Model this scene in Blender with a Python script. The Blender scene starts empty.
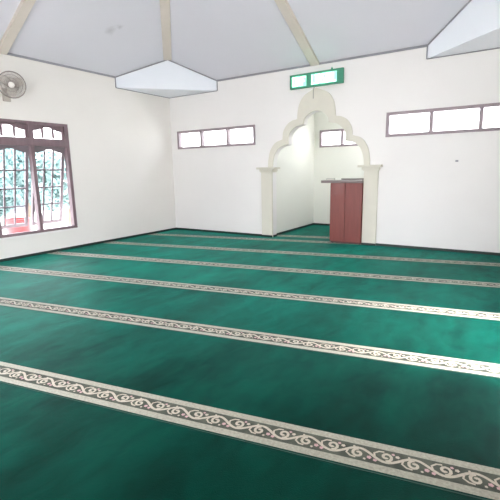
import bpy, bmesh, math, random
from math import sin, cos, pi, radians
from mathutils import Vector, Matrix
from mathutils.geometry import tessellate_polygon
random.seed(4)
S = bpy.context.scene
C = S.collection

# ------------------------------------------------------------------ sizes
W = 7.53            # room width (x), front wall is y = 0, room runs to -y
L = 7.90            # room length
EAVE = 3.355        # where the sloping ceiling meets the walls
SL = 0.53           # ceiling slope
CX, CY = 3.765, -3.97
APEX = EAVE + SL * CX
T = 0.15            # wall thickness

# ------------------------------------------------------------------ helpers
def tag(o, label=None, cat=None, group=None, kind=None):
    if label: o['label'] = label
    if cat: o['category'] = cat
    if group: o['group'] = group
    if kind: o['kind'] = kind
    return o

def obj(name, bm, mat, parent=None, smooth=False, bevel=0):
    bmesh.ops.recalc_face_normals(bm, faces=bm.faces[:])
    me = bpy.data.meshes.new(name); bm.to_mesh(me); bm.free()
    for m in (mat if isinstance(mat, (list, tuple)) else [mat]): me.materials.append(m)
    if smooth:
        for p in me.polygons: p.use_smooth = True
    o = bpy.data.objects.new(name, me); C.objects.link(o)
    if parent: o.parent = parent
    if bevel:
        md = o.modifiers.new('bevel', 'BEVEL'); md.width = bevel; md.segments = 2; md.limit_method = 'ANGLE'
    return o

def thing(name, label, cat, loc=(0, 0, 0), rotz=0, group=None, kind=None):
    o = bpy.data.objects.new(name, None); C.objects.link(o)
    o.location = loc; o.rotation_euler = (0, 0, rotz); o.empty_display_size = .1
    return tag(o, label, cat, group, kind)

def box(bm, x0, x1, y0, y1, z0, z1, M=None, mi=0):
    vs = [bm.verts.new((x, y, z)) for z in (z0, z1) for y in (y0, y1) for x in (x0, x1)]
    if M: 
        for v in vs: v.co = M @ v.co
    for f in ((0, 1, 3, 2), (4, 6, 7, 5), (0, 4, 5, 1), (2, 3, 7, 6), (0, 2, 6, 4), (1, 5, 7, 3)):
        bm.faces.new([vs[i] for i in f]).material_index = mi
    return bm

def bx(*a, **k): return box(bmesh.new(), *a, **k)

def prism(bm, loops, d0, d1, fn, mi=0):
    """polygon with holes, between depths d0 and d1; fn(u, v, d) -> 3D point"""
    flat = [p for l in loops for p in l]
    A = [bm.verts.new(fn(u, v, d0)) for u, v in flat]
    B = [bm.verts.new(fn(u, v, d1)) for u, v in flat]
    for t in tessellate_polygon([[Vector((u, v, 0)) for u, v in l] for l in loops]):
        for VV in (A, B):
            try: bm.faces.new([VV[i] for i in t]).material_index = mi
            except ValueError: pass
    k = 0
    for l in loops:
        n = len(l)
        for i in range(n):
            a, b = k + i, k + (i + 1) % n
            bm.faces.new((A[a], A[b], B[b], B[a])).material_index = mi
        k += n
    return bm

def rect(u0, u1, v0, v1): return [(u0, v0), (u1, v0), (u1, v1), (u0, v1)]

def tube(bm, pts, r, n=8, closed=False, mi=0):
    pts = [Vector(p) for p in pts]; N = len(pts); rings = []
    for i, p in enumerate(pts):
        a = pts[(i - 1) % N] if (closed or i > 0) else p
        b = pts[(i + 1) % N] if (closed or i < N - 1) else p
        d = (b - a).normalized()
        h = Vector((0, 0, 1)) if abs(d.z) < .9 else Vector((1, 0, 0))
        x = d.cross(h).normalized(); y = d.cross(x)
        rr = r[i] if isinstance(r, (list, tuple)) else r
        rings.append([bm.verts.new(p + rr * (x * cos(2 * pi * k / n) + y * sin(2 * pi * k / n))) for k in range(n)])
    for i in range(N if closed else N - 1):
        A, B = rings[i], rings[(i + 1) % N]
        for k in range(n):
            bm.faces.new((A[k], A[(k + 1) % n], B[(k + 1) % n], B[k])).material_index = mi
    if not closed:
        bm.faces.new(rings[0]); bm.faces.new(rings[-1])
    return bm

def lathe(bm, prof, n=24, M=None, mi=0):
    """profile of (radius, height) round the z axis"""
    rings = []
    for r, z in prof:
        ring = [bm.verts.new((r * cos(2 * pi * k / n), r * sin(2 * pi * k / n), z)) for k in range(n)]
        if M:
            for v in ring: v.co = M @ v.co
        rings.append(ring)
    for A, B in zip(rings, rings[1:]):
        for k in range(n):
            bm.faces.new((A[k], A[(k + 1) % n], B[(k + 1) % n], B[k])).material_index = mi
    bm.faces.new(rings[0]); bm.faces.new(rings[-1])
    return bm

def srgb(r, g, b):
    f = lambda c: (c / 255 / 12.92) if c / 255 <= .04045 else ((c / 255 + .055) / 1.055) ** 2.4
    return (f(r), f(g), f(b), 1)

def mat(name, col, rough=.6, var=.06, scale=6, bump=0, bscale=60, spec=.5, sheen=0, stretch=(1, 1, 1), metal=0, emit=None, es=1, coat=0):
    m = bpy.data.materials.new(name); m.use_nodes = True
    nt = m.node_tree; N = nt.nodes; K = nt.links
    b = N['Principled BSDF']
    b.inputs['Roughness'].default_value = rough
    b.inputs['Specular IOR Level'].default_value = spec
    b.inputs['Metallic'].default_value = metal
    b.inputs['Sheen Weight'].default_value = sheen
    b.inputs['Coat Weight'].default_value = coat
    tc = N.new('ShaderNodeTexCoord'); mp = N.new('ShaderNodeMapping'); mp.inputs['Scale'].default_value = stretch
    K.new(tc.outputs['Object'], mp.inputs['Vector'])
    no = N.new('ShaderNodeTexNoise'); no.inputs['Scale'].default_value = scale; no.inputs['Detail'].default_value = 5
    K.new(mp.outputs[0], no.inputs['Vector'])
    cr = N.new('ShaderNodeValToRGB')
    lo = tuple(c * (1 - var) for c in col[:3]) + (1,); hi = tuple(min(1, c * (1 + var)) for c in col[:3]) + (1,)
    cr.color_ramp.elements[0].position = .3; cr.color_ramp.elements[0].color = lo
    cr.color_ramp.elements[1].position = .7; cr.color_ramp.elements[1].color = hi
    K.new(no.outputs['Fac'], cr.inputs[0]); K.new(cr.outputs[0], b.inputs['Base Color'])
    if bump:
        n2 = N.new('ShaderNodeTexNoise'); n2.inputs['Scale'].default_value = bscale; n2.inputs['Detail'].default_value = 3
        K.new(mp.outputs[0], n2.inputs['Vector'])
        bp = N.new('ShaderNodeBump'); bp.inputs['Strength'].default_value = bump; bp.inputs['Distance'].default_value = .01
        K.new(n2.outputs['Fac'], bp.inputs['Height']); K.new(bp.outputs[0], b.inputs['Normal'])
    if emit:
        b.inputs['Emission Color'].default_value = emit; b.inputs['Emission Strength'].default_value = es
    m['cr'] = 1
    return m

# ------------------------------------------------------------------ materials
M_left = mat('cream_paint', srgb(239, 235, 230), .7, .012, 1.5, .08, 90)
M_front = mat('white_paint', srgb(241, 238, 236), .7, .012, 1.5, .08, 90)
M_niche = mat('niche_paint', srgb(238, 238, 230), .7, .01, 1.5, .05, 90)
M_band = mat('arch_plaster', srgb(220, 216, 203), .65, .02, 5, .1, 60)
M_box = mat('white_gypsum', srgb(243, 247, 254), .7, .01, 2)
M_beam = mat('beige_beam_paint', srgb(214, 206, 196), .6, .03, 3)
M_trim = mat('grey_moulding', srgb(150, 150, 156), .6, .04, 8)
M_skirt = mat('dark_skirting_tile', srgb(34, 48, 44), .45, .1, 9)
M_frame = mat('mauve_brown_wood', srgb(128, 106, 112), .5, .1, 4, .1, 30, stretch=(6, 6, 1))
M_sash = mat('greyed_wood', srgb(128, 116, 122), .5, .08, 4, .1, 30)
M_strip = mat('grey_window_wood', srgb(156, 140, 146), .55, .08, 5)
M_door = mat('plain_wood_door', srgb(120, 80, 60), .5, .1, 3, stretch=(6, 6, 1))
M_ext = mat('outside_plaster', srgb(225, 222, 215), .8, .04, 2)

def ceiling_mat():
    m = mat('ceiling_panels', srgb(221, 221, 229), .75, .012, 1.2)
    nt = m.node_tree; N = nt.nodes; K = nt.links; b = N['Principled BSDF']
    base = b.inputs['Base Color'].links[0].from_socket
    g = N.new('ShaderNodeNewGeometry')
    no = N.new('ShaderNodeTexNoise'); no.inputs['Scale'].default_value = 9; K.new(g.outputs['Position'], no.inputs['Vector'])
    cur = base
    for (c, r) in (((.93, -2.36, 3.85), .12), ((1.06, -2.26, 3.91), .07)):      # two small water stains
        d = N.new('ShaderNodeVectorMath'); d.operation = 'DISTANCE'; K.new(g.outputs['Position'], d.inputs[0]); d.inputs[1].default_value = c
        a = N.new('ShaderNodeMath'); a.operation = 'MULTIPLY_ADD'; K.new(no.outputs['Fac'], a.inputs[0]); a.inputs[1].default_value = .12; K.new(d.outputs['Value'], a.inputs[2])
        mr = N.new('ShaderNodeMapRange'); mr.inputs['From Min'].default_value = r + .06; mr.inputs['From Max'].default_value = r * .3 + .05
        mr.inputs['To Max'].default_value = .30
        K.new(a.outputs[0], mr.inputs['Value'])
        mx = N.new('ShaderNodeMix'); mx.data_type = 'RGBA'; K.new(mr.outputs[0], mx.inputs['Factor'])
        K.new(cur, mx.inputs[6]); mx.inputs[7].default_value = srgb(120, 118, 125); cur = mx.outputs[2]
    K.new(cur, b.inputs['Base Color'])
    return m
M_ceil = ceiling_mat()

def carpet_mat():
    m = bpy.data.materials.new('green_velvet_pile'); m.use_nodes = True
    nt = m.node_tree; N = nt.nodes; K = nt.links; b = N['Principled BSDF']
    b.inputs['Roughness'].default_value = .55; b.inputs['Specular IOR Level'].default_value = .08; b.inputs['Specular Tint'].default_value = (.1, 1, .88, 1)
    b.inputs['Sheen Weight'].default_value = .8; b.inputs['Sheen Roughness'].default_value = .35
    b.inputs['Sheen Tint'].default_value = (.01, .75, .56, 1)
    g = N.new('ShaderNodeNewGeometry')
    def noise(scale, stretch, rot, det=4, dist=0):
        mp = N.new('ShaderNodeMapping'); mp.inputs['Scale'].default_value = stretch; mp.inputs['Rotation'].default_value = (0, 0, rot)
        K.new(g.outputs['Position'], mp.inputs['Vector'])
        n = N.new('ShaderNodeTexNoise'); n.inputs['Scale'].default_value = scale; n.inputs['Detail'].default_value = det; n.inputs['Distortion'].default_value = dist
        K.new(mp.outputs[0], n.inputs['Vector']); return n.outputs['Fac']
    def math_(op, a, b_):
        n = N.new('ShaderNodeMath'); n.operation = op
        for i, v in enumerate((a, b_)):
            if isinstance(v, (int, float)): n.inputs[i].default_value = v
            else: K.new(v, n.inputs[i])
        return n.outputs[0]
    big = noise(1.1, (1, 1, 1), 0, 5, .4)                 # footsteps and brushed patches in the pile
    streak = noise(1.5, (2.4, .5, 1), radians(-28), 4, .4)  # sweeping strokes
    fine = noise(160, (1, 1, 1), 0, 2)
    small = noise(5.5, (1.6, .8, 1), radians(-28), 4, .6)
    v = math_('ADD', math_('MULTIPLY', big, .38), math_('MULTIPLY', streak, .34))
    v = math_('ADD', v, math_('MULTIPLY', small, .28))
    v = math_('ADD', v, math_('MULTIPLY', math_('SUBTRACT', fine, .5), .12))
    cr = N.new('ShaderNodeValToRGB'); e = cr.color_ramp.elements
    e[0].position = .38; e[0].color = CARP[0]
    e[1].position = .62; e[1].color = CARP[1]
    mr = N.new('ShaderNodeMapRange'); mr.inputs['From Min'].default_value = .36; mr.inputs['From Max'].default_value = .64
    mr.inputs['To Min'].default_value = .18; mr.inputs['To Max'].default_value = .54
    K.new(v, mr.inputs['Value']); K.new(mr.outputs[0], b.inputs['Sheen Weight'])
    K.new(v, cr.inputs[0]); K.new(cr.outputs[0], b.inputs['Base Color'])
    bp = N.new('ShaderNodeBump'); bp.inputs['Strength'].default_value = .35; bp.inputs['Distance'].default_value = .02
    K.new(math_('ADD', v, math_('MULTIPLY', fine, .1)), bp.inputs['Height']); K.new(bp.outputs[0], b.inputs['Normal'])
    return m
CARP = (srgb(0, 24, 17), srgb(1, 50, 38))
M_carp = carpet_mat()
M_edge = mat('beige_border_yarn', srgb(154, 150, 133), .8, .22, 70, .3, 200, sheen=.2)
M_mid = mat('dark_border_ground', srgb(66, 70, 58), .8, .5, 16, .3, 200)
M_vine = mat('cream_scroll_yarn', srgb(180, 169, 151), .8, .12, 60, sheen=.2)
M_flower = mat('pink_flower_yarn', srgb(188, 152, 152), .8, .2, 50)
M_rim = mat('pale_seam_yarn', srgb(30, 66, 56), .8, .1, 60)

def glass_mat():
    m = bpy.data.materials.new('clear_glass'); m.use_nodes = True
    nt = m.node_tree; N = nt.nodes; K = nt.links
    for n in list(N): N.remove(n)
    o = N.new('ShaderNodeOutputMaterial'); mx = N.new('ShaderNodeMixShader'); t = N.new('ShaderNodeBsdfTransparent'); g = N.new('ShaderNodeBsdfGlossy')
    fr = N.new('ShaderNodeFresnel'); fr.inputs['IOR'].default_value = 1.25
    t.inputs['Color'].default_value = (.95, .97, .97, 1); g.inputs['Roughness'].default_value = .02
    K.new(fr.outputs[0], mx.inputs[0]); K.new(t.outputs[0], mx.inputs[1]); K.new(g.outputs[0], mx.inputs[2]); K.new(mx.outputs[0], o.inputs[0])
    return m
M_glass = glass_mat()

# ------------------------------------------------------------------ shell
fnF = lambda u, v, d: (u, d, v)            # front wall: u = x, v = z, d = y
fnS = lambda u, v, d: (d, u, v)            # side walls: u = y, v = z, d = x

def smooth_arc(pts, n=6):
    """Catmull-Rom through the points of one foil"""
    P = [Vector(p) for p in pts]; P = [2 * P[0] - P[1]] + P + [2 * P[-1] - P[-2]]
    out = []
    for i in range(1, len(P) - 2):
        for k in range(n):
            t = k / n
            a, b, c, d = P[i - 1:i + 3]
            out.append(.5 * ((2 * b) + (c - a) * t + (2 * a - 5 * b + 4 * c - d) * t * t + (3 * b - a - 3 * c + d) * t ** 3))
    out.append(P[-2])
    return [(p.x, p.y) for p in out]

AX = 3.765
inner_f = [[(.955, 1.45), (.945, 1.60), (.905, 1.74), (.835, 1.84), (.725, 1.90), (.585, 1.925)],
           [(.585, 1.925), (.590, 2.06), (.535, 2.17), (.415, 2.255), (.262, 2.29)],
           [(.262, 2.29), (.235, 2.39), (.165, 2.46), (.075, 2.505), (0, 2.52)]]
outer_f = [[(1.065, 1.45), (1.055, 1.63), (1.005, 1.82), (.895, 1.965), (.722, 2.03)],
           [(.722, 2.03), (.705, 2.17), (.630, 2.295), (.515, 2.37), (.395, 2.395)],
           [(.395, 2.395), (.385, 2.52), (.350, 2.67), (.255, 2.81), (.115, 2.885), (0, 2.93)]]
def foil_contour(fo):
    h = []
    for f in fo:
        a = smooth_arc(f); h += a if not h else a[1:]
    return [(AX + x, z) for x, z in h] + [(AX - x, z) for x, z in reversed(h[:-1])]      # from right spring over the top to left
inner_c = foil_contour(inner_f); outer_c = foil_contour(outer_f)
JL, JR = AX - .965, AX + .965

HW = (1.955, 2.365)      # high windows, bottom and top
LW = (0.205, 2.385); RW = (5.085, 7.27)
notch = [(0, 0), (JL, 0), (JL, 1.45)] + list(reversed(inner_c)) + [(JR, 1.45), (JR, 0), (W, 0), (W, EAVE + .05), (0, EAVE + .05)]
bm = prism(bmesh.new(), [notch, rect(LW[0], LW[1], *HW), rect(RW[0], RW[1], *HW)], 0, T, fnF)
tag(obj('wall_front', bm, M_front), kind='structure')

SW = dict(y0=-4.885, y1=-2.755, z0=.405, z1=2.325)     # the large window in the left wall
bm = prism(bmesh.new(), [rect(-L, 0, 0, EAVE + .05), rect(SW['y0'], SW['y1'], SW['z0'], SW['z1'])], -T, 0, fnS)
tag(obj('wall_left', bm, M_left), kind='structure')
# right and back walls (outside the frame) with their own openings
RH = []
RD = (-4.6, -3.1, 0.0, 2.45)
outer_r = [(-L, 0), (RD[0], 0), (RD[0], RD[3]), (RD[1], RD[3]), (RD[1], 0), (0, 0), (0, EAVE + .05), (-L, EAVE + .05)]
bm = prism(bmesh.new(), [outer_r] + [rect(*r) for r in RH], W, W + T, fnS)
tag(obj('wall_right', bm, M_left), kind='structure')
BH = [(.4, 2.35, .405, 2.325)]
BD = (2.6, 5.1, 0, 2.6)
outer_b = [(0, 0), (BD[0], 0), (BD[0], BD[3]), (BD[1], BD[3]), (BD[1], 0), (W, 0), (W, EAVE + .05), (0, EAVE + .05)]
bm = prism(bmesh.new(), [outer_b] + [rect(*r) for r in BH], -L - T, -L, fnF)
tag(obj('wall_back', bm, M_front), kind='structure')

# niche behind the arch
NL, NR, NB, NZ = 2.735, 4.795, 2.22, 3.1
NW = (2.885, 4.65, 1.955, 2.365)
tag(obj('wall_niche_left', bx(NL - T, NL, T, NB + T, 0, NZ), M_niche), kind='structure')
tag(obj('wall_niche_right', prism(bmesh.new(), [rect(T, NB + T, 0, NZ), rect(1.4, 2.0, 1.5, 2.3)], NR, NR + T, fnS), M_niche), kind='structure')
tag(obj('wall_niche_back', prism(bmesh.new(), [rect(NL, NR, 0, NZ), rect(*NW)], NB, NB + T, fnF), M_niche), kind='structure')
tag(obj('ceiling_niche', bx(NL - T, NR + T, T, NB + T, NZ, NZ + .1), M_box), kind='structure')

# floor slab (screed under the carpet)
bm = bx(-T, W + T, -L - T, T, -.12, 0); box(bm, NL - T, NR + T, T, NB + T, -.12, 0)
tag(obj('floor', bm, mat('cement_floor', srgb(120, 125, 118), .7, .1, 3)), kind='structure')

# pyramid ceiling, four sloping panels with thickness
bm = bmesh.new()
lo = [(0, 0), (W, 0), (W, -L), (0, -L)]
for dz in (0, .12):
    vs = [bm.verts.new((x, y, EAVE + dz)) for x, y in lo]; ap = bm.verts.new((CX, CY, APEX + dz))
    for i in range(4): bm.faces.new((vs[i], vs[(i + 1) % 4], ap))
    if dz: 
        for i in range(4): bm.faces.new((old[i], old[(i + 1) % 4], vs[(i + 1) % 4], vs[i]))
    old = vs
tag(obj('ceiling', bm, M_ceil), kind='structure')

# skirting tiles
SK = .057
tag(obj('baseboard_left', bx(0, .012, -L, 0, 0, SK), M_skirt), kind='structure')
tag(obj('baseboard_right', box(bx(W - .012, W, -L, RD[0], 0, SK), W - .012, W, RD[1], 0, 0, SK), M_skirt), kind='structure')
tag(obj('baseboard_front', box(bx(.012, 2.535, -.012, 0, 0, SK), 4.995, W - .012, -.012, 0, 0, SK), M_skirt), kind='structure')
tag(obj('baseboard_back', box(bx(.012, BD[0], -L, -L + .012, 0, SK), BD[1], W - .012, -L, -L + .012, 0, SK), M_skirt), kind='structure')
bm = bx(NL, NL + .012, T, NB, 0, SK); box(bm, JL, JL + .008, 0, T, 0, SK); box(bm, JR - .006, JR, 0, T, 0, SK); box(bm, NR - .012, NR, T, NB, 0, SK); box(bm, NL + .012, NR - .012, NB - .012, NB, 0, SK)
tag(obj('baseboard_niche', bm, M_skirt), kind='structure')

# thin grey moulding where walls meet ceiling
LEG_L, LEG_F, LEG_R = 1.555, 1.425, W - 5.69
e = .022
tag(obj('trim_1', bx(0, e, -L + LEG_L, -LEG_L, EAVE - .025, EAVE + .008), M_trim), kind='structure')
tag(obj('trim_2', bx(LEG_F, W - LEG_R, -e, 0, EAVE - .025, EAVE + .008), M_trim), kind='structure')
tag(obj('trim_3', bx(W - e, W, -L + LEG_R, -LEG_R, EAVE - .025, EAVE + .008), M_trim), kind='structure')
tag(obj('trim_4', bx(LEG_F, W - LEG_R, -L, -L + e, EAVE - .025, EAVE + .008), M_trim), kind='structure')

# boxed-in corners: vertical face across the corner, flat underside
BZ = 3.15
def ceil_z(x, y):
    return EAVE + min(SL * x, SL * (W - x), (APEX - EAVE) * (-y) / (-CY), (APEX - EAVE) * (y + L) / (L + CY))
NTR = 4
def bulkhead(cx, cy, ax, ay, label):
    """corner point (cx,cy); ax, ay = signed leg along x and along y"""
    global NTR; NTR += 1; r = thing('trim_%d' % NTR, None, None, (0, 0, 0), kind='structure')
    A = Vector((cx + ax, cy, 0)); B = Vector((cx, cy + ay, 0)); K0 = Vector((cx, cy, 0))
    # crease: where the face plane crosses the hip line
    best = max((ceil_z(*(A.lerp(B, t / 200)).xy), t / 200) for t in range(201))
    P = A.lerp(B, best[1])
    za, zb, zp = ceil_z(A.x, A.y) + .004, ceil_z(B.x, B.y) + .004, best[0] + .004
    bm = bmesh.new()
    vK, vA, vB = [bm.verts.new((p.x, p.y, BZ)) for p in (K0, A, B)]
    tA, tB, tP, tK = bm.verts.new((A.x, A.y, za)), bm.verts.new((B.x, B.y, zb)), bm.verts.new((P.x, P.y, zp)), bm.verts.new((K0.x, K0.y, EAVE + .004))
    for f in ((vK, vA, vB), (vA, tA, tP, tB, vB), (vK, tK, tA, vA), (vK, vB, tB, tK), (tK, tB, tP), (tK, tP, tA)): bm.faces.new(f)
    obj('box_panel', bm, M_box, r)
    bm = bmesh.new()
    n = (A - B).cross(Vector((0, 0, 1))).normalized()
    if n.dot(Vector((CX, CY, 0)) - A) < 0: n = -n
    pa = [Vector((q.x, q.y, z)) + n * .012 for q, z in ((A, za - .012), (P, zp - .012), (B, zb - .012))]
    tube(bm, pa, .012, 6)
    for q, z in ((A, za), (B, zb)):
        tube(bm, [Vector((q.x, q.y, BZ - .005)) + n * .006, Vector((q.x, q.y, z)) + n * .006], .012, 6)
    dirA = (A - K0).normalized(); dirB = (B - K0).normalized()
    tube(bm, [Vector((A.x, A.y, BZ - .006)) + dirB * .012, Vector((K0.x, K0.y, BZ - .006)) + (dirA + dirB) * .012, Vector((B.x, B.y, BZ - .006)) + dirA * .012], .009, 6)
    obj('edge_moulding', bm, M_trim, r)
    return P
P1 = bulkhead(0, 0, LEG_F, -LEG_L, 'pale blue-white boxed corner under the ceiling beside the left wall')
P2 = bulkhead(W, 0, -LEG_R, -LEG_R, 'pale blue-white boxed corner at the upper right, over the long high window')
P3 = bulkhead(W, -L, -LEG_R, LEG_R, 'boxed ceiling corner behind the camera on the right')
P4 = bulkhead(0, -L, LEG_F, LEG_L, 'boxed ceiling corner behind the camera on the left')

# ceiling beams
def beam(a, b, w, drop, label, name='ceiling_beam'):
    a = Vector(a); b = Vector(b); d = (b - a).normalized(); s = d.cross(Vector((0, 0, 1))).normalized(); u = s.cross(d)
    if u.z < 0: u = -u
    bm = bmesh.new()
    M = Matrix(((d.x, s.x, u.x, a.x), (d.y, s.y, u.y, a.y), (d.z, s.z, u.z, a.z), (0, 0, 0, 1)))
    box(bm, 0, (b - a).length, -w / 2, w / 2, -drop, .05, M)
    o = obj(name, bm, M_beam, bevel=.008)
    tag(o, label, 'beam', 'painted beams of the pyramid ceiling')
ap = Vector((CX, CY, APEX))
beam((3.74, -.02, EAVE + .0), ap, .17, .045, 'beige ceiling beam rising from above the green sign')
beam((.02, -3.80, EAVE + .0), ap, .15, .05, 'beige ceiling beam over the wall fan on the left wall')
beam((W - .02, CY, EAVE), ap, .17, .05, 'beige ceiling beam rising from the right wall')
beam((CX, -L + .02, EAVE), ap, .17, .05, 'beige ceiling beam rising from the back wall')
for P, lb in ((P1, 'beige ceiling beam rising from the boxed corner left of the arch'), (P2, 'beige ceiling beam rising from the upper right boxed corner'), (P3, 'beige ceiling beam from the back right corner'), (P4, 'beige ceiling beam from the back left corner')):
    z = ceil_z(P.x, P.y); q = Vector((P.x, P.y, z)); q = q + (ap - q).normalized() * .03
    beam(q, ap, .17, .045, lb)

# ------------------------------------------------------------------ high strip windows
def strip_window(name, x0, x1, z0, z1, y0, splits, louvre=None):
    w = thing(name, None, None, kind='structure')
    f = .05
    xs = [x0] + splits + [x1]
    holes = []
    for i in range(len(xs) - 1):
        a = xs[i] + (f if i == 0 else f * .55); b = xs[i + 1] - (f if i == len(xs) - 2 else f * .55)
        holes.append((a, b))
    bm = prism(bmesh.new(), [rect(x0, x1, z0, z1)] + [rect(a, b, z0 + f, z1 - f) for a, b in holes], y0 - .02, y0 + .09, fnF)
    obj('window_frame', bm, M_strip, w)
    for i, (a, b) in enumerate(holes):
        if louvre == i:
            n = 4; h = (z1 - z0 - 2 * f) / n
            for k in range(n):
                bm = bmesh.new(); zc = z0 + f + (k + .5) * h
                M = Matrix.Translation((0, y0 + .045, zc)) @ Matrix.Rotation(radians(-28), 4, 'X')
                box(bm, a, b, -.0025, .0025, -h * .5, h * .5, M)
                obj('louvre_pane', bm, M_glass, w)
        else:
            obj('pane', bx(a, b, y0 + .045, y0 + .05, z0 + f, z1 - f), M_glass, w)
    return w
strip_window('window_1', LW[0], LW[1], HW[0], HW[1], 0, [.925, 1.665], louvre=2)
strip_window('window_2', RW[0], RW[1], HW[0], HW[1], 0, [5.815, 6.535])
strip_window('window_3', NW[0], NW[1], NW[2], NW[3], NB, [3.46, 4.06])

# ------------------------------------------------------------------ large windows with scalloped heads and top-hung sashes
def scallop(u0, u1, zb, zs, rise, n=18):
    """opening outline: flat sill, shoulders at zs, wave rising to the middle"""
    pts = [(u0, zb), (u1, zb)]
    for i in range(n + 1):
        t = i / n; u = u1 + (u0 - u1) * t
        s = abs(t - .5) * 2
        k = 0 if s > .95 else (.5 + .5 * cos(pi * min(1, s / .95)))
        pts.append((u, zs + rise * k))
    return pts

def big_window(name, fn, u0, u1, z0, z1, out, modules=3):
    """fn(u, z, d): d grows towards the outside"""
    w = thing(name, None, None, kind='structure')
    ft = .062; rail0, rail1 = 1.915, 2.045
    mod = (u1 - u0) / modules
    loops = [rect(u0, u1, z0, z1)]
    bm = bmesh.new()
    cells = []
    for i in range(modules):
        a = u0 + i * mod + (ft if i == 0 else ft * .5); b = u0 + (i + 1) * mod - (ft if i == modules - 1 else ft * .5)
        cells.append((a, b))
        loops.append(rect(a, b, z0 + .045, rail0))
        loops.append(rect(a + .012, b - .012, rail1, z1 - .046))
    prism(bm, loops, -.015, .085, fn)
    # a thin lip round the reveal
    obj('window_frame', bm, M_frame, w)
    obj('window_sill', prism(bmesh.new(), [rect(u0 - .03, u1 + .03, z0 - .035, z0)], -.03, 0, fn), M_front, w)
    for a, b in cells:
        a2, b2 = a + .012, b - .012
        # fixed light above: scalloped top rail with two bars
        bm = bmesh.new(); t0, t1 = rail1, z1 - .05
        d = (b2 - a2)
        prism(bm, [rect(a2, b2, t0, t1 + .004), scallop(a2 + .03, b2 - .03, t0 + .006, t0 + .135, .065)], .03, .06, fn)
        for k in (1, 2):
            uc = a2 + d * k / 3; prism(bm, [rect(uc - .022, uc + .022, t0 + .012, t1 - .012)], .035, .055, fn)
        tr = obj('transom_light', bm, M_frame, w)
        obj('pane', prism(bmesh.new(), [rect(a2 + .02, b2 - .02, t0 + .008, t1 - .01)], .043, .047, fn), M_glass, tr)
        # top-hung sash pushed outwards at the bottom
        H = rail0 - (z0 + .05); tilt = radians(SASH_TILT)
        def fs(u, v, dd, tilt=tilt):
            vv = v - rail0; dz = vv * cos(tilt) + dd * sin(tilt); do = -vv * sin(tilt) + dd * cos(tilt)
            return fn(u, rail0 + dz, .035 + do)
        a3, b3 = a + .006, b - .006; zb = rail0 - H + .01
        bm = bmesh.new()
        prism(bm, [rect(a3, b3, zb, rail0 - .004), scallop(a3 + .05, b3 - .05, zb + .06, rail0 - .115, .06)], 0, .035, fs)
        sa = obj('sash', bm, M_sash, w)
        bm = bmesh.new(); ua, ub = a3 + .05, b3 - .05
        for k in (1, 2):
            uc = ua + (ub - ua) * k / 3; prism(bm, [rect(uc - .014, uc + .014, zb + .05, rail0 - .06)], .006, .029, fs)
        hh = rail0 - .1 - zb - .06
        for k in (1, 2, 3):
            vc = zb + .06 + hh * k / 4; prism(bm, [rect(ua - .004, ub + .004, vc - .013, vc + .013)], .008, .027, fs)
        obj('glazing_bar', bm, M_sash, sa)
        obj('pane', prism(bmesh.new(), [rect(ua - .01, ub + .01, zb + .05, rail0 - .02)], .015, .019, fs), M_glass, sa)
    return w
SASH_TILT = 13
big_window('window_4', lambda u, v, d: (-d, u, v), SW['y0'], SW['y1'], SW['z0'], SW['z1'], 0)
for i, r in enumerate(RH):
    big_window('window_%d' % (5 + i), lambda u, v, d: (W + d, u, v), *r, 0)
for i, r in enumerate(BH):
    big_window('window_%d' % (5 + i), lambda u, v, d: (u, -L - d, v), *r, 0)

# open door leaves folded back outside the two doorways
def door(name, fn, u0, u1, z1):
    w = thing(name, None, None, kind='structure')
    bm = prism(bmesh.new(), [[(u0, 0), (u0 + .06, 0), (u0 + .06, z1 - .06), (u1 - .06, z1 - .06), (u1 - .06, 0), (u1, 0), (u1, z1), (u0, z1)]], -.01, .12, fn)
    obj('door_frame', bm, M_frame, w)
    for s, u in ((-1, u0), (1, u1)):
        hw = (u1 - u0) / 2 - .06
        a, b = (u - hw, u - .01) if s < 0 else (u + .01, u + hw)
        lf = obj('door_leaf', prism(bmesh.new(), [rect(a, b, .02, z1 - .08)], .16, .20, fn), M_door, w)
door('door_1', lambda u, v, d: (W + d, u, v), RD[0], RD[1], RD[3])
door('door_2', lambda u, v, d: (u, -L - d, v), BD[0], BD[1], BD[3])

# ------------------------------------------------------------------ mihrab arch: pilasters, capitals and cusped band
m = thing('mihrab_arch', 'cream cusped prayer niche arch on two flat pilasters below the green sign', 'arch', (AX, 0, 0))
def loc(bm):
    bmesh.ops.translate(bm, verts=bm.verts[:], vec=(-AX, 0, 0)); return bm
band = outer_c + list(reversed(inner_c))
obj('arch_band', loc(prism(bmesh.new(), [band], -.028, 0, fnF)), M_band, m, bevel=.006)
for s in (-1, 1):
    xa, xb = sorted((AX + s * .965, AX + s * 1.225))
    obj('pilaster', loc(bx(xa, xb, -.045, 0, .0150, 1.38)), M_band, m, bevel=.006)
    bt = bx(xa - .006, xb + .006, -.055, -.0452, .0150, SK); box(bt, (xa - .006) if s < 0 else (xb + .0005), (xa - .0005) if s < 0 else (xb + .006), -.0452, -.0125, .0150, SK)
    obj('skirting_tile', loc(bt), M_skirt, m)
    bm = bmesh.new()
    i0, o0 = AX + s * .965, AX + s * 1.225
    for k, (z0, z1, p) in enumerate(((1.38, 1.40, .012), (1.40, 1.445, .030), (1.445, 1.485, .085))):
        xa, xb = sorted((i0 - s * p * 1.1, o0 + s * p * .8))
        box(bm, xa, xb, -.045 - p, T - .002 + .004 * k, z0, z1)
    obj('capital', loc(bm), M_band, m, bevel=.004)

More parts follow.
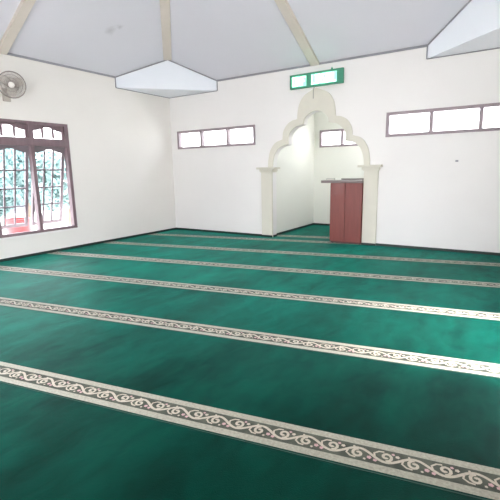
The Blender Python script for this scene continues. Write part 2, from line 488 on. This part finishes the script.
# ------------------------------------------------------------------ LED sign
M_sign = mat('green_sign_case', srgb(70, 150, 122), .4, .05, 8)
M_led = mat('lit_green_display', srgb(120, 220, 180), .4, .02, 8, emit=(.40, 1.0, .72, 1), es=.13)
M_ledt = mat('lit_letters', srgb(220, 255, 240), .4, .02, 8, emit=(.85, 1.0, .94, 1), es=.3)
M_ledd = mat('dim_display_marks', srgb(90, 160, 140), .4, .02, 8, emit=(.25, .55, .45, 1), es=.7)
sg = thing('led_sign', 'long green glowing text sign mounted above the cusped arch', 'sign', (3.77, -.03, 2.93))
def sl(bm): bmesh.ops.translate(bm, verts=bm.verts[:], vec=(-3.77, .03, -2.93)); return bm
bm = prism(bmesh.new(), [rect(3.235, 4.305, 2.945, 3.205), rect(3.275, 3.585, 2.98, 3.17), rect(3.675, 4.185, 2.98, 3.17)], -.075, -.02, fnF)
obj('sign_case', sl(bm), M_sign, sg, bevel=.004)
obj('back_plate', sl(bx(3.25, 4.29, -.03, 0, 2.955, 3.195)), M_sign, sg)
def lit(name, x0, x1, glyphs):
    p = obj(name, sl(bx(x0, x1, -.060, -.035, 2.98, 3.17)), M_led, sg)
    bm = bmesh.new(); n = len(glyphs); cw = (x1 - x0 - .02) / n
    for i, g in enumerate(glyphs):
        X = x0 + .01 + i * cw
        for (a, b, c, d) in g: box(bm, X + a * cw, X + b * cw, -.064, -.059, 2.995 + c * .16, 2.995 + d * .16)
    obj('lettering', sl(bm), M_ledt, p)
V = lambda a: (a, a + .2, 0, 1)
H = lambda c, a=.08, b=.86: (a, b, c, c + .17)
D_ = [V(.08), V(.62), H(0), H(.83)]; Mm = [V(.04), V(.68), (.3, .62, .5, .8), H(.83, .04, .4)]; Ff = [V(.08), H(.83), H(.42, .08, .7)]
Ll = [V(.1), H(0)]; Ss = [H(0), H(.42), H(.83), (.08, .28, .42, 1), (.62, .82, 0, .5)]; Bb = [V(.08), V(.62), H(0), H(.42), H(.83)]; Aa = [V(.08), V(.62), H(.4), H(.83)]
lit('clock_display', 3.275, 3.585, [D_, Mm, Ff])
lit('text_display', 3.675, 4.185, [Ll, D_, Mm, Ss, Bb, Aa, Ll])
bm = bmesh.new(); lathe(bm, [(.018, 0), (.018, .02), (.008, .025), (.008, .04)], 12, Matrix.Translation((4.08, -.045, 3.205)))
obj('hanging_lug', sl(bm), M_sign, sg)
bm = tube(bmesh.new(), [(3.715, -.012, 2.96), (3.715, -.010, 2.93), (3.712, -.036, 2.90), (3.713, -.036, 2.82), (3.712, -.036, 2.74)], .007, 8)
obj('power_cable', sl(bm), mat('grey_cable', srgb(150, 146, 138), .5), sg)

# ------------------------------------------------------------------ pulpit
M_pul = mat('red_brown_veneer', srgb(126, 60, 53), .42, .10, 3, .05, 30, stretch=(7, 7, .7), coat=.15)
M_puld = mat('dark_brown_edge', srgb(80, 52, 48), .4, .1, 4)
M_top = mat('dark_pulpit_top', srgb(120, 106, 104), .35, .08, 5)
PX0, PX1, PY0, PY1 = 4.105, 4.722, -.085, .40
pu = thing('wooden_pulpit', 'red-brown wooden pulpit with a darker overhanging top at the right side of the arch', 'pulpit', ((PX0 + PX1) / 2, (PY0 + PY1) / 2, .013))
def pl(bm): bmesh.ops.translate(bm, verts=bm.verts[:], vec=(-(PX0 + PX1) / 2, -(PY0 + PY1) / 2, -.013)); return bm
bm = bx(PX0, PX1, PY0 + .018, PY0 + .03, .05, 1.165)
for a, b in ((PX0, PX0 + .02), (PX1 - .02, PX1)): box(bm, a, b, PY0 + .03, PY1, .05, 1.165)
box(bm, PX0 + .02, PX1 - .02, PY1 - .02, PY1, .05, .75); box(bm, PX0 + .02, PX1 - .02, PY0 + .03, PY1 - .02, .05, .07); box(bm, PX0 + .02, PX1 - .02, PY0 + .03, PY1 - .02, .72, .74)
obj('cabinet_body', pl(bm), M_pul, pu)
mid = (PX0 + PX1) / 2 - .01
for a, b in ((PX0 + .004, mid - .003), (mid + .003, PX1 - .004)):
    f = obj('front_panel', pl(bx(a, b, PY0, PY0 + .018, .075, 1.16)), M_pul, pu, bevel=.003)
obj('plinth', pl(bx(PX0 + .015, PX1 - .012, PY0 + .03, PY1 - .02, .02, .05)), M_puld, pu)
for x, y in ((PX0 + .03, PY0 + .05), (PX1 - .03, PY0 + .05), (PX0 + .03, PY1 - .04), (PX1 - .03, PY1 - .04)):
    bm = lathe(bmesh.new(), [(.018, .0148), (.022, .02), (.022, .035)], 12, Matrix.Translation((x, y, 0)))
    obj('foot', pl(bm), M_puld, pu)
bm = prism(bmesh.new(), [[(PX0 - .155, -.13), (PX0 - .185, -.10), (PX0 - .185, .36), (PX0 - .155, .40), (4.728, .40), (4.728, -.13)]], 1.165, 1.213, lambda u, v, d: (u, v, d))
obj('pulpit_top', pl(bm), M_top, pu, bevel=.005)
obj('top_rail', pl(bx(PX0 + .06, PX1, .33, .36, 1.213, 1.238)), M_top, pu, bevel=.004)
# small booklet on the top
bk = thing('booklet', 'small pale grey booklet lying on the left end of the pulpit top', 'book', (PX0 - .07, .12, 1.2135), radians(14))
M_bk = mat('grey_cover', srgb(176, 180, 176), .6, .05, 9)
bm = bx(-.075, .075, -.10, .10, 0, .004); box(bm, -.075, .075, -.10, .10, .028, .032); box(bm, -.078, -.072, -.10, .10, 0, .032)
obj('cover', bm, M_bk, bk)
obj('pages', bx(-.071, .07, -.095, .095, .004, .028), mat('book_pages', srgb(225, 222, 212), .8), bk)

# ------------------------------------------------------------------ wall fan
M_fan = mat('grey_fan_plastic', srgb(190, 182, 174), .5, .03, 8)
M_wire = mat('fan_cage_wire', srgb(150, 141, 136), .4, .03, 8)
M_blade = mat('fan_blade', srgb(200, 194, 186), .4, .03, 8)
M_hub = mat('white_fan_badge', srgb(240, 236, 230), .4)
M_fand = mat('dark_fan_motor', srgb(96, 92, 84), .5)
fan = thing('wall_fan', 'round grey wall fan with wire cage high on the left wall above the window', 'fan', (0, -3.80, 2.70))
obj('wall_bracket', box(bx(0, .03, -.06, .06, -.10, .10), .03, .10, -.022, .022, -.03, .03), M_fan, fan, bevel=.004)
aim = Vector((.80, -.52, -.18)).normalized()        # the way the fan faces
side = aim.cross(Vector((0, 0, 1))).normalized(); up = side.cross(aim)
cen = Vector((.27, -.03, .12))
MF = Matrix(((side.x, up.x, aim.x, cen.x), (side.y, up.y, aim.y, cen.y), (side.z, up.z, aim.z, cen.z), (0, 0, 0, 1)))
mot = obj('motor_housing', lathe(bmesh.new(), [(.02, -.17), (.055, -.16), (.065, -.12), (.06, -.06), (.03, -.04)], 20, MF), M_fand, fan, smooth=True)
bm = tube(bmesh.new(), [(.09, 0, 0), (.12, 0, .0), cen + Vector((-.14, .05, -.03))], .02, 10)
obj('neck', bm, M_fan, fan, smooth=True)
R_ = .195
bm = bmesh.new()
def cage_pt(r, a, front):
    z = (.055 * math.sqrt(max(0, 1 - (r / R_) ** 2)) + .005) * (1 if front else -1)
    return MF @ Vector((r * cos(a), r * sin(a), z))
for front in (True, False):
    for r in (.05, .10, .15): tube(bm, [cage_pt(r, 2 * pi * k / 32, front) for k in range(32)], .002, 5, True)
    for k in range(60):
        a = 2 * pi * k / 60
        tube(bm, [cage_pt(r, a + r * 1.2, front) for r in (.04, .09, .14, .17, .194)], .0016, 4)
tube(bm, [MF @ Vector((R_ * cos(2 * pi * k / 40), R_ * sin(2 * pi * k / 40), 0)) for k in range(40)], .009, 8, True)
obj('wire_cage', bm, M_wire, fan)
for k in range(3):
    bm = bmesh.new(); Rk = MF @ Matrix.Rotation(2 * pi * k / 3 + .5, 4, 'Z')
    rows = []
    for i in range(9):
        r = .035 + .165 * i / 8; wv = .05 + .09 * sin(pi * min(1, i / 8 * .75 + .12)); sk = .06 * i / 8
        row = [Rk @ Vector((r * .88 * cos(sk * 3 + t * wv / max(r, .07)), r * .88 * sin(sk * 3 + t * wv / max(r, .07)), -.012 + t * .028)) for t in (-.6, -.3, 0, .3, .6)]
        rows.append([[bm.verts.new(p + aim * s * .002) for p in row] for s in (-1, 1)])
    for A, B in zip(rows, rows[1:]):
        for s in (0, 1):
            for j in range(4): bm.faces.new((A[s][j], A[s][j + 1], B[s][j + 1], B[s][j]))
        for j in (0, 4): bm.faces.new((A[0][j], B[0][j], B[1][j], A[1][j]))
    for Rw in (rows[0], rows[-1]):
        for j in range(4): bm.faces.new((Rw[0][j], Rw[0][j + 1], Rw[1][j + 1], Rw[1][j]))
    obj('fan_blade', bm, M_blade, fan, smooth=True)
obj('hub_badge', lathe(bmesh.new(), [(.046, .052), (.046, .062), (.03, .072), (.005, .074)], 24, MF), M_hub, fan, smooth=True)

# small hook on the front wall under the long window
hk = thing('wall_hook', 'tiny grey hook on the white wall below the long high window', 'hook', (6.24, 0, 1.515))
obj('hook_plate', bx(-.022, .022, -.006, 0, -.014, .014), M_trim, hk, bevel=.002)
obj('hook_pin', tube(bmesh.new(), [(0, -.006, 0), (0, -.03, -.004), (0, -.034, .012)], .004, 8), M_trim, hk)

# ------------------------------------------------------------------ carpet rolls
ROT = radians(11.235); cs, sn = cos(ROT), sin(ROT)
P_, OFF, WID = 1.2, -.8664, .215
def uv(x, y): return (cs * x + sn * y, -sn * x + cs * y)
def xy(u, v): return (cs * u - sn * v, sn * u + cs * v)
def clip(poly, a, b, c):
    """keep a*x + b*y <= c"""
    out = []
    for i in range(len(poly)):
        p, q = poly[i], poly[(i + 1) % len(poly)]
        dp, dq = a * p[0] + b * p[1] - c, a * q[0] + b * q[1] - c
        if dp <= 0: out.append(p)
        if (dp < 0 < dq) or (dq < 0 < dp):
            t = dp / (dp - dq); out.append((p[0] + (q[0] - p[0]) * t, p[1] + (q[1] - p[1]) * t))
    return out
def clip_rect(poly, x0, x1, y0, y1):
    for a, b, c in ((1, 0, x1), (-1, 0, -x0), (0, 1, y1), (0, -1, -y0)):
        if len(poly) < 3: return []
        poly = clip(poly, a, b, c)
    return poly if len(poly) >= 3 else []
ROOM = (.013, W - .013, -L + .013, -.013)
NICHE = (NL + .013, NR - .013, T + .001, NB - .013)
NECK = (JL + .009, JR - .007, -.0135, T + .002)
def strip(v0, v1, regs):
    base = [xy(-3, v0), xy(11, v0), xy(11, v1), xy(-3, v1)]
    return [p for p in (clip_rect(base, *r) for r in regs) if p]
def slab(bm, polys, z0, z1, mi, walls=True):
    for poly in polys:
        A = [bm.verts.new((x, y, z1)) for x, y in poly]; bm.faces.new(A).material_index = mi
        if walls:
            B = [bm.verts.new((x, y, z0)) for x, y in poly]; bm.faces.new(B[::-1]).material_index = mi
            for i in range(len(A)):
                j = (i + 1) % len(A); bm.faces.new((A[i], A[j], B[j], B[i])).material_index = mi
ZC = .012
def motif_shapes():
    """one repeat of the scroll: ribbons (polyline, width, mat) and discs, u in 0..1, w in -1..1"""
    rib = []
    main = [(t / 20, .62 * cos(2 * pi * t / 20)) for t in range(21)]
    rib.append((main, .008, 3))
    def spiral(cu, cw, r0, turns, a0, sgn, n=12):
        return [(cu + r0 * (1 - .78 * i / n) * cos(a0 + sgn * turns * 2 * pi * i / n), cw + r0 / .19 * (1 - .78 * i / n) * sin(a0 + sgn * turns * 2 * pi * i / n)) for i in range(n + 1)]
    rib.append((spiral(.50, .15, .115, 1.15, -pi / 2, 1), .0075, 3))
    rib.append((spiral(.99, -.15, .115, 1.15, pi / 2, 1), .0075, 3))
    rib.append(([(.30, -.1), (.28, .35), (.36, .72), (.46, .78)], .005, 3))
    rib.append(([(.80, .1), (.78, -.35), (.86, -.72), (.96, -.78)], .005, 3))
    discs = [(.20, -.42, .0115, 4), (.31, -.62, .010, 4), (.70, .42, .0105, 3), (.62, .66, .008, 4), (.12, -.75, .007, 3), (.90, .72, .006, 3)]
    return rib, discs
RIB, DISC = motif_shapes()
PER, HALF = .265, .054
def pattern(bm, vc, regs, z):
    def inside(x, y):
        return any(r[0] + .002 < x < r[1] - .002 and r[2] + .002 < y < r[3] - .002 for r in regs)
    us = [uv(x, y)[0] for r in regs for x in r[:2] for y in r[2:]]
    k0, k1 = int(min(us) / PER) - 1, int(max(us) / PER) + 1
    for k in range(k0, k1 + 1):
        for line, wd, mi in RIB:
            P = [Vector(((k + a) * PER, vc + b * HALF)) for a, b in line]
            pr = None
            for i, p in enumerate(P):
                d = (P[min(i + 1, len(P) - 1)] - P[max(i - 1, 0)]).normalized(); n = Vector((-d.y, d.x)) * wd
                a, b = xy(*(p + n)), xy(*(p - n))
                if not (inside(*a) and inside(*b)): pr = None; continue
                cur = (bm.verts.new((*a, z)), bm.verts.new((*b, z)))
                if pr: bm.faces.new((pr[0], pr[1], cur[1], cur[0])).material_index = mi
                pr = cur
        for a, b, r, mi in DISC:
            c = ((k + a) * PER, vc + b * HALF)
            pts = [xy(c[0] + r * (1 + .18 * cos(5 * t)) * cos(t), c[1] + r * (1 + .18 * cos(5 * t)) * sin(t)) for t in [2 * pi * j / 15 for j in range(15)]]
            if all(inside(*q) for q in pts): bm.faces.new([bm.verts.new((*q, z + .0006)) for q in pts]).material_index = mi
def roll(vc, v0, v1, regs, label, stripe_regs=None):
    stripe_regs = stripe_regs or regs
    bm = bmesh.new()
    slab(bm, strip(v0 + .002, v1, regs), .0, ZC, 0)
    h = WID / 2; z = ZC
    slab(bm, strip(vc - h - .018, vc - h - .010, stripe_regs), z, z + .0008, 5, False)
    slab(bm, strip(vc - h, vc + h, stripe_regs), z, z + .0008, 1, False)
    slab(bm, strip(vc - HALF - .006, vc + HALF + .006, stripe_regs), z, z + .0014, 2, False)
    pattern(bm, vc, stripe_regs, z + .0022)
    me = bpy.data.meshes.new('carpet_roll')
    bm.normal_update(); bm.to_mesh(me); bm.free()
    for mm in (M_carp, M_edge, M_mid, M_vine, M_flower, M_rim): me.materials.append(mm)
    o = bpy.data.objects.new('carpet_roll', me); C.objects.link(o)
    tag(o, label, 'carpet', 'green prayer carpet rolls with scroll borders')
labels = {0: 'green prayer carpet row nearest the camera, running out of the bottom of the photo',
          1: 'green prayer carpet row with the nearest and widest scroll border at its front edge',
          2: 'green prayer carpet row behind the second scroll border counted from the camera',
          3: 'green prayer carpet row behind the third border, starting under the big window',
          4: 'green prayer carpet row behind the fourth thin border from the camera',
          5: 'green prayer carpet row behind the fifth thin border, just before the arch',
          6: 'farthest green prayer carpet row, lying along the foot of the front wall'}
NV = -.43
for k in range(7):
    vc = OFF - (6 - k) * P_
    v0, v1 = vc - .1275, vc - .1275 + P_
    if k == 6:
        v1 = .6
        # the row runs a little way into the niche opening
        bmz = None
        roll(vc, v0, v1, [ROOM], labels[k])
    else:
        roll(vc, v0, v1, [ROOM], labels[k])
# short last piece at the back
bm = bmesh.new(); slab(bm, strip(-9.6, OFF - 6 * P_ - .1275, [ROOM]), 0, ZC, 0)
tag(obj('carpet_roll', bm, M_carp), 'plain green carpet row along the back wall behind the camera', 'carpet', 'green prayer carpet rolls with scroll borders')
# niche carpet
def niche_carpet():
    bm = bmesh.new(); regs = [NECK, NICHE]
    slab(bm, strip(-2, 2, regs), 0, ZC, 0)
    for vc in (OFF, NV + .12):
        slab(bm, strip(vc - WID / 2, vc + WID / 2, regs), ZC, ZC + .0008, 1, False)
        slab(bm, strip(vc - HALF - .006, vc + HALF + .006, regs), ZC, ZC + .0014, 2, False)
        pattern(bm, vc, regs, ZC + .0022)
    me = bpy.data.meshes.new('niche_carpet'); bm.normal_update(); bm.to_mesh(me); bm.free()
    for mm in (M_carp, M_edge, M_mid, M_vine, M_flower, M_rim): me.materials.append(mm)
    o = bpy.data.objects.new('niche_carpet', me); C.objects.link(o)
    tag(o, 'green carpet piece inside the niche behind the pulpit', 'carpet')
niche_carpet()

# ------------------------------------------------------------------ outside
M_pave = mat('pale_concrete_yard', srgb(222, 220, 214), .85, .06, .8)
tag(obj('ground', bx(-40, 40, -40, 40, -.32, -.22), M_pave), kind='structure')
M_leaf = mat('garden_leaves', srgb(112, 136, 134), .6, .3, 1.5)
M_leaf2 = mat('dark_garden_leaves', srgb(94, 118, 118), .6, .3, 1.5)
M_bark = mat('tree_bark', srgb(120, 104, 92), .8, .15, 6)
def tree(x, y, h, r, lm, label, cat='tree'):
    t = thing('garden_tree', label, cat, (x, y, -.22), group='trees outside the left window')
    bm = tube(bmesh.new(), [(0, 0, 0), (.03, .05, h * .3), (-.02, .0, h * .6)], [.10, .08, .05], 10); obj('trunk', bm, M_bark, t)
    bm = bmesh.new(); rnd = random.Random(int(x * 31 + y * 17))
    cl = [(rnd.uniform(-.6, .6) * r, rnd.uniform(-.7, .7) * r, h * .62 + rnd.uniform(-.35, .35) * h * .8, r * rnd.uniform(.35, .55)) for _ in range(16)]
    for cx, cy, cz, cr in cl:
        for _ in range(230):
            d = Vector((rnd.gauss(0, 1), rnd.gauss(0, 1), rnd.gauss(0, 1))).normalized() * cr * rnd.uniform(.6, 1)
            p = Vector((cx, cy, max(.15, cz))) + d
            a = Vector((rnd.gauss(0, 1), rnd.gauss(0, 1), rnd.gauss(0, 1))).normalized(); b = a.orthogonal().normalized()
            s = rnd.uniform(.09, .16)
            q = [p - a * s, p + b * s * .45, p + a * s, p - b * s * .45]
            bm.faces.new([bm.verts.new(v) for v in q])
    obj('crown', bm, lm, t)
tree(-5.0, .4, 2.2, 1.0, M_leaf, 'pale green garden tree seen in the right-hand sash of the big window')
tree(-5.2, -1.9, 2.2, 1.0, M_leaf2, 'darker green garden tree seen in the left-hand sash of the big window')
tree(-8.3, .9, 2.6, 1.1, M_leaf2, 'green garden tree standing farther back between the two nearest trees')
tree(-8.5, -2.4, 2.5, 1.1, M_leaf, 'pale green garden tree far back at the left edge of the big window')
gw = thing('garden_wall', 'low pale blue-grey garden wall outside the big window', 'wall', (-11.5, 2.5, -.22))
obj('wall_body', bx(-.08, .08, -9, 9, 0, .55), mat('blue_grey_plaster', srgb(96, 110, 124), .8, .05, 3), gw)
obj('coping', bx(-.12, .12, -9, 9, .55, .60), M_ext, gw)
rp = thing('red_bin', 'red bin outside the big window, seen low in its left-hand sash', 'bin', (-1.7, -2.98, -.22))
M_red = mat('red_paint', srgb(150, 50, 52), .5, .06, 4)
obj('bin_body', lathe(bmesh.new(), [(.20, 0), (.21, .02), (.245, .72), (.245, .74), (.225, .74), (.20, .05), (.02, .04)], 28), M_red, rp)
obj('rim', tube(bmesh.new(), [(.247 * cos(2 * pi * k / 28), .247 * sin(2 * pi * k / 28), .735) for k in range(28)], .014, 8, True), M_red, rp)

# ------------------------------------------------------------------ light
SKY, EXPO = 1.6, 3.05
wd = bpy.data.worlds.new('sky'); S.world = wd; wd.use_nodes = True
nt = wd.node_tree; bg = nt.nodes['Background']
tc = nt.nodes.new('ShaderNodeTexCoord'); sp = nt.nodes.new('ShaderNodeSeparateXYZ'); cr = nt.nodes.new('ShaderNodeValToRGB')
nt.links.new(tc.outputs['Generated'], sp.inputs[0]); nt.links.new(sp.outputs['Z'], cr.inputs[0])
cr.color_ramp.elements[0].position = 0; cr.color_ramp.elements[0].color = (.97, .97, 1, 1)
cr.color_ramp.elements[1].position = .7; cr.color_ramp.elements[1].color = (.86, .90, 1, 1)
nt.links.new(cr.outputs[0], bg.inputs[0]); bg.inputs['Strength'].default_value = SKY

sun = bpy.data.lights.new('sun', 'SUN'); sun.energy = 2.0; sun.angle = radians(24); sun.color = (1, .98, .95)
so = bpy.data.objects.new('sun', sun); C.objects.link(so); so.rotation_euler = Vector((-.62, .0, -1)).to_track_quat('-Z', 'Y').to_euler()

def portal(cx, cy, cz, sx, sy, direction):
    l = bpy.data.lights.new('window_daylight', 'AREA'); l.shape = 'RECTANGLE'; l.size = sx; l.size_y = sy
    l.cycles.is_portal = True
    o = bpy.data.objects.new('window_daylight', l); C.objects.link(o); o.location = (cx, cy, cz)
    o.rotation_euler = Vector(direction).to_track_quat('-Z', 'Y').to_euler()
def win_portal(axis, pos, u0, u1, z0, z1, dirn):
    c = (u0 + u1) / 2, (z0 + z1) / 2
    if axis == 'x': portal(pos, c[0], c[1], u1 - u0, z1 - z0, dirn)
    else: portal(c[0], pos, c[1], u1 - u0, z1 - z0, dirn)
win_portal('x', -T - .02, SW['y0'], SW['y1'], SW['z0'], SW['z1'], (1, 0, 0))
for r in RH + [RD]: win_portal('x', W + T + .02, *r, (-1, 0, 0))
for r in BH + [BD]: win_portal('y', -L - T - .02, *r, (0, 1, 0))
win_portal('y', T + .02, *LW, *HW, (0, -1, 0)); win_portal('y', T + .02, *RW, *HW, (0, -1, 0))
win_portal('y', NB + T + .02, *NW, (0, -1, 0)); win_portal('x', NR + T + .02, 1.4, 2.0, 1.5, 2.3, (-1, 0, 0))

# ------------------------------------------------------------------ camera
f_px, yaw, pit, rol = 407.942, -.57640, .19202, -.01911
cd = bpy.data.cameras.new('camera'); cam = bpy.data.objects.new('camera', cd); C.objects.link(cam); S.camera = cam
cd.sensor_fit = 'HORIZONTAL'; cd.sensor_width = 36; cd.lens = f_px / 500 * 36; cd.clip_start = .02
F = Vector((sin(yaw) * cos(pit), cos(yaw) * cos(pit), -sin(pit))); R = Vector((cos(yaw), -sin(yaw), 0)); U = R.cross(F)
R2 = R * cos(rol) + U * sin(rol); U2 = -R * sin(rol) + U * cos(rol)
cam.matrix_world = Matrix(((R2.x, U2.x, -F.x, 7.0896), (R2.y, U2.y, -F.y, -7.5270), (R2.z, U2.z, -F.z, 1.42249), (0, 0, 0, 1)))

S.view_settings.view_transform = 'Standard'; S.view_settings.look = 'None'; S.view_settings.gamma = 1
S.view_settings.use_curve_mapping = False; S.view_settings.exposure = EXPO
S.cycles.use_denoising = True
S.cycles.max_bounces = 12; S.cycles.diffuse_bounces = 8; S.cycles.transparent_max_bounces = 16
S.cycles.sample_clamp_indirect = 6
S.cycles.caustics_reflective = False; S.cycles.caustics_refractive = False
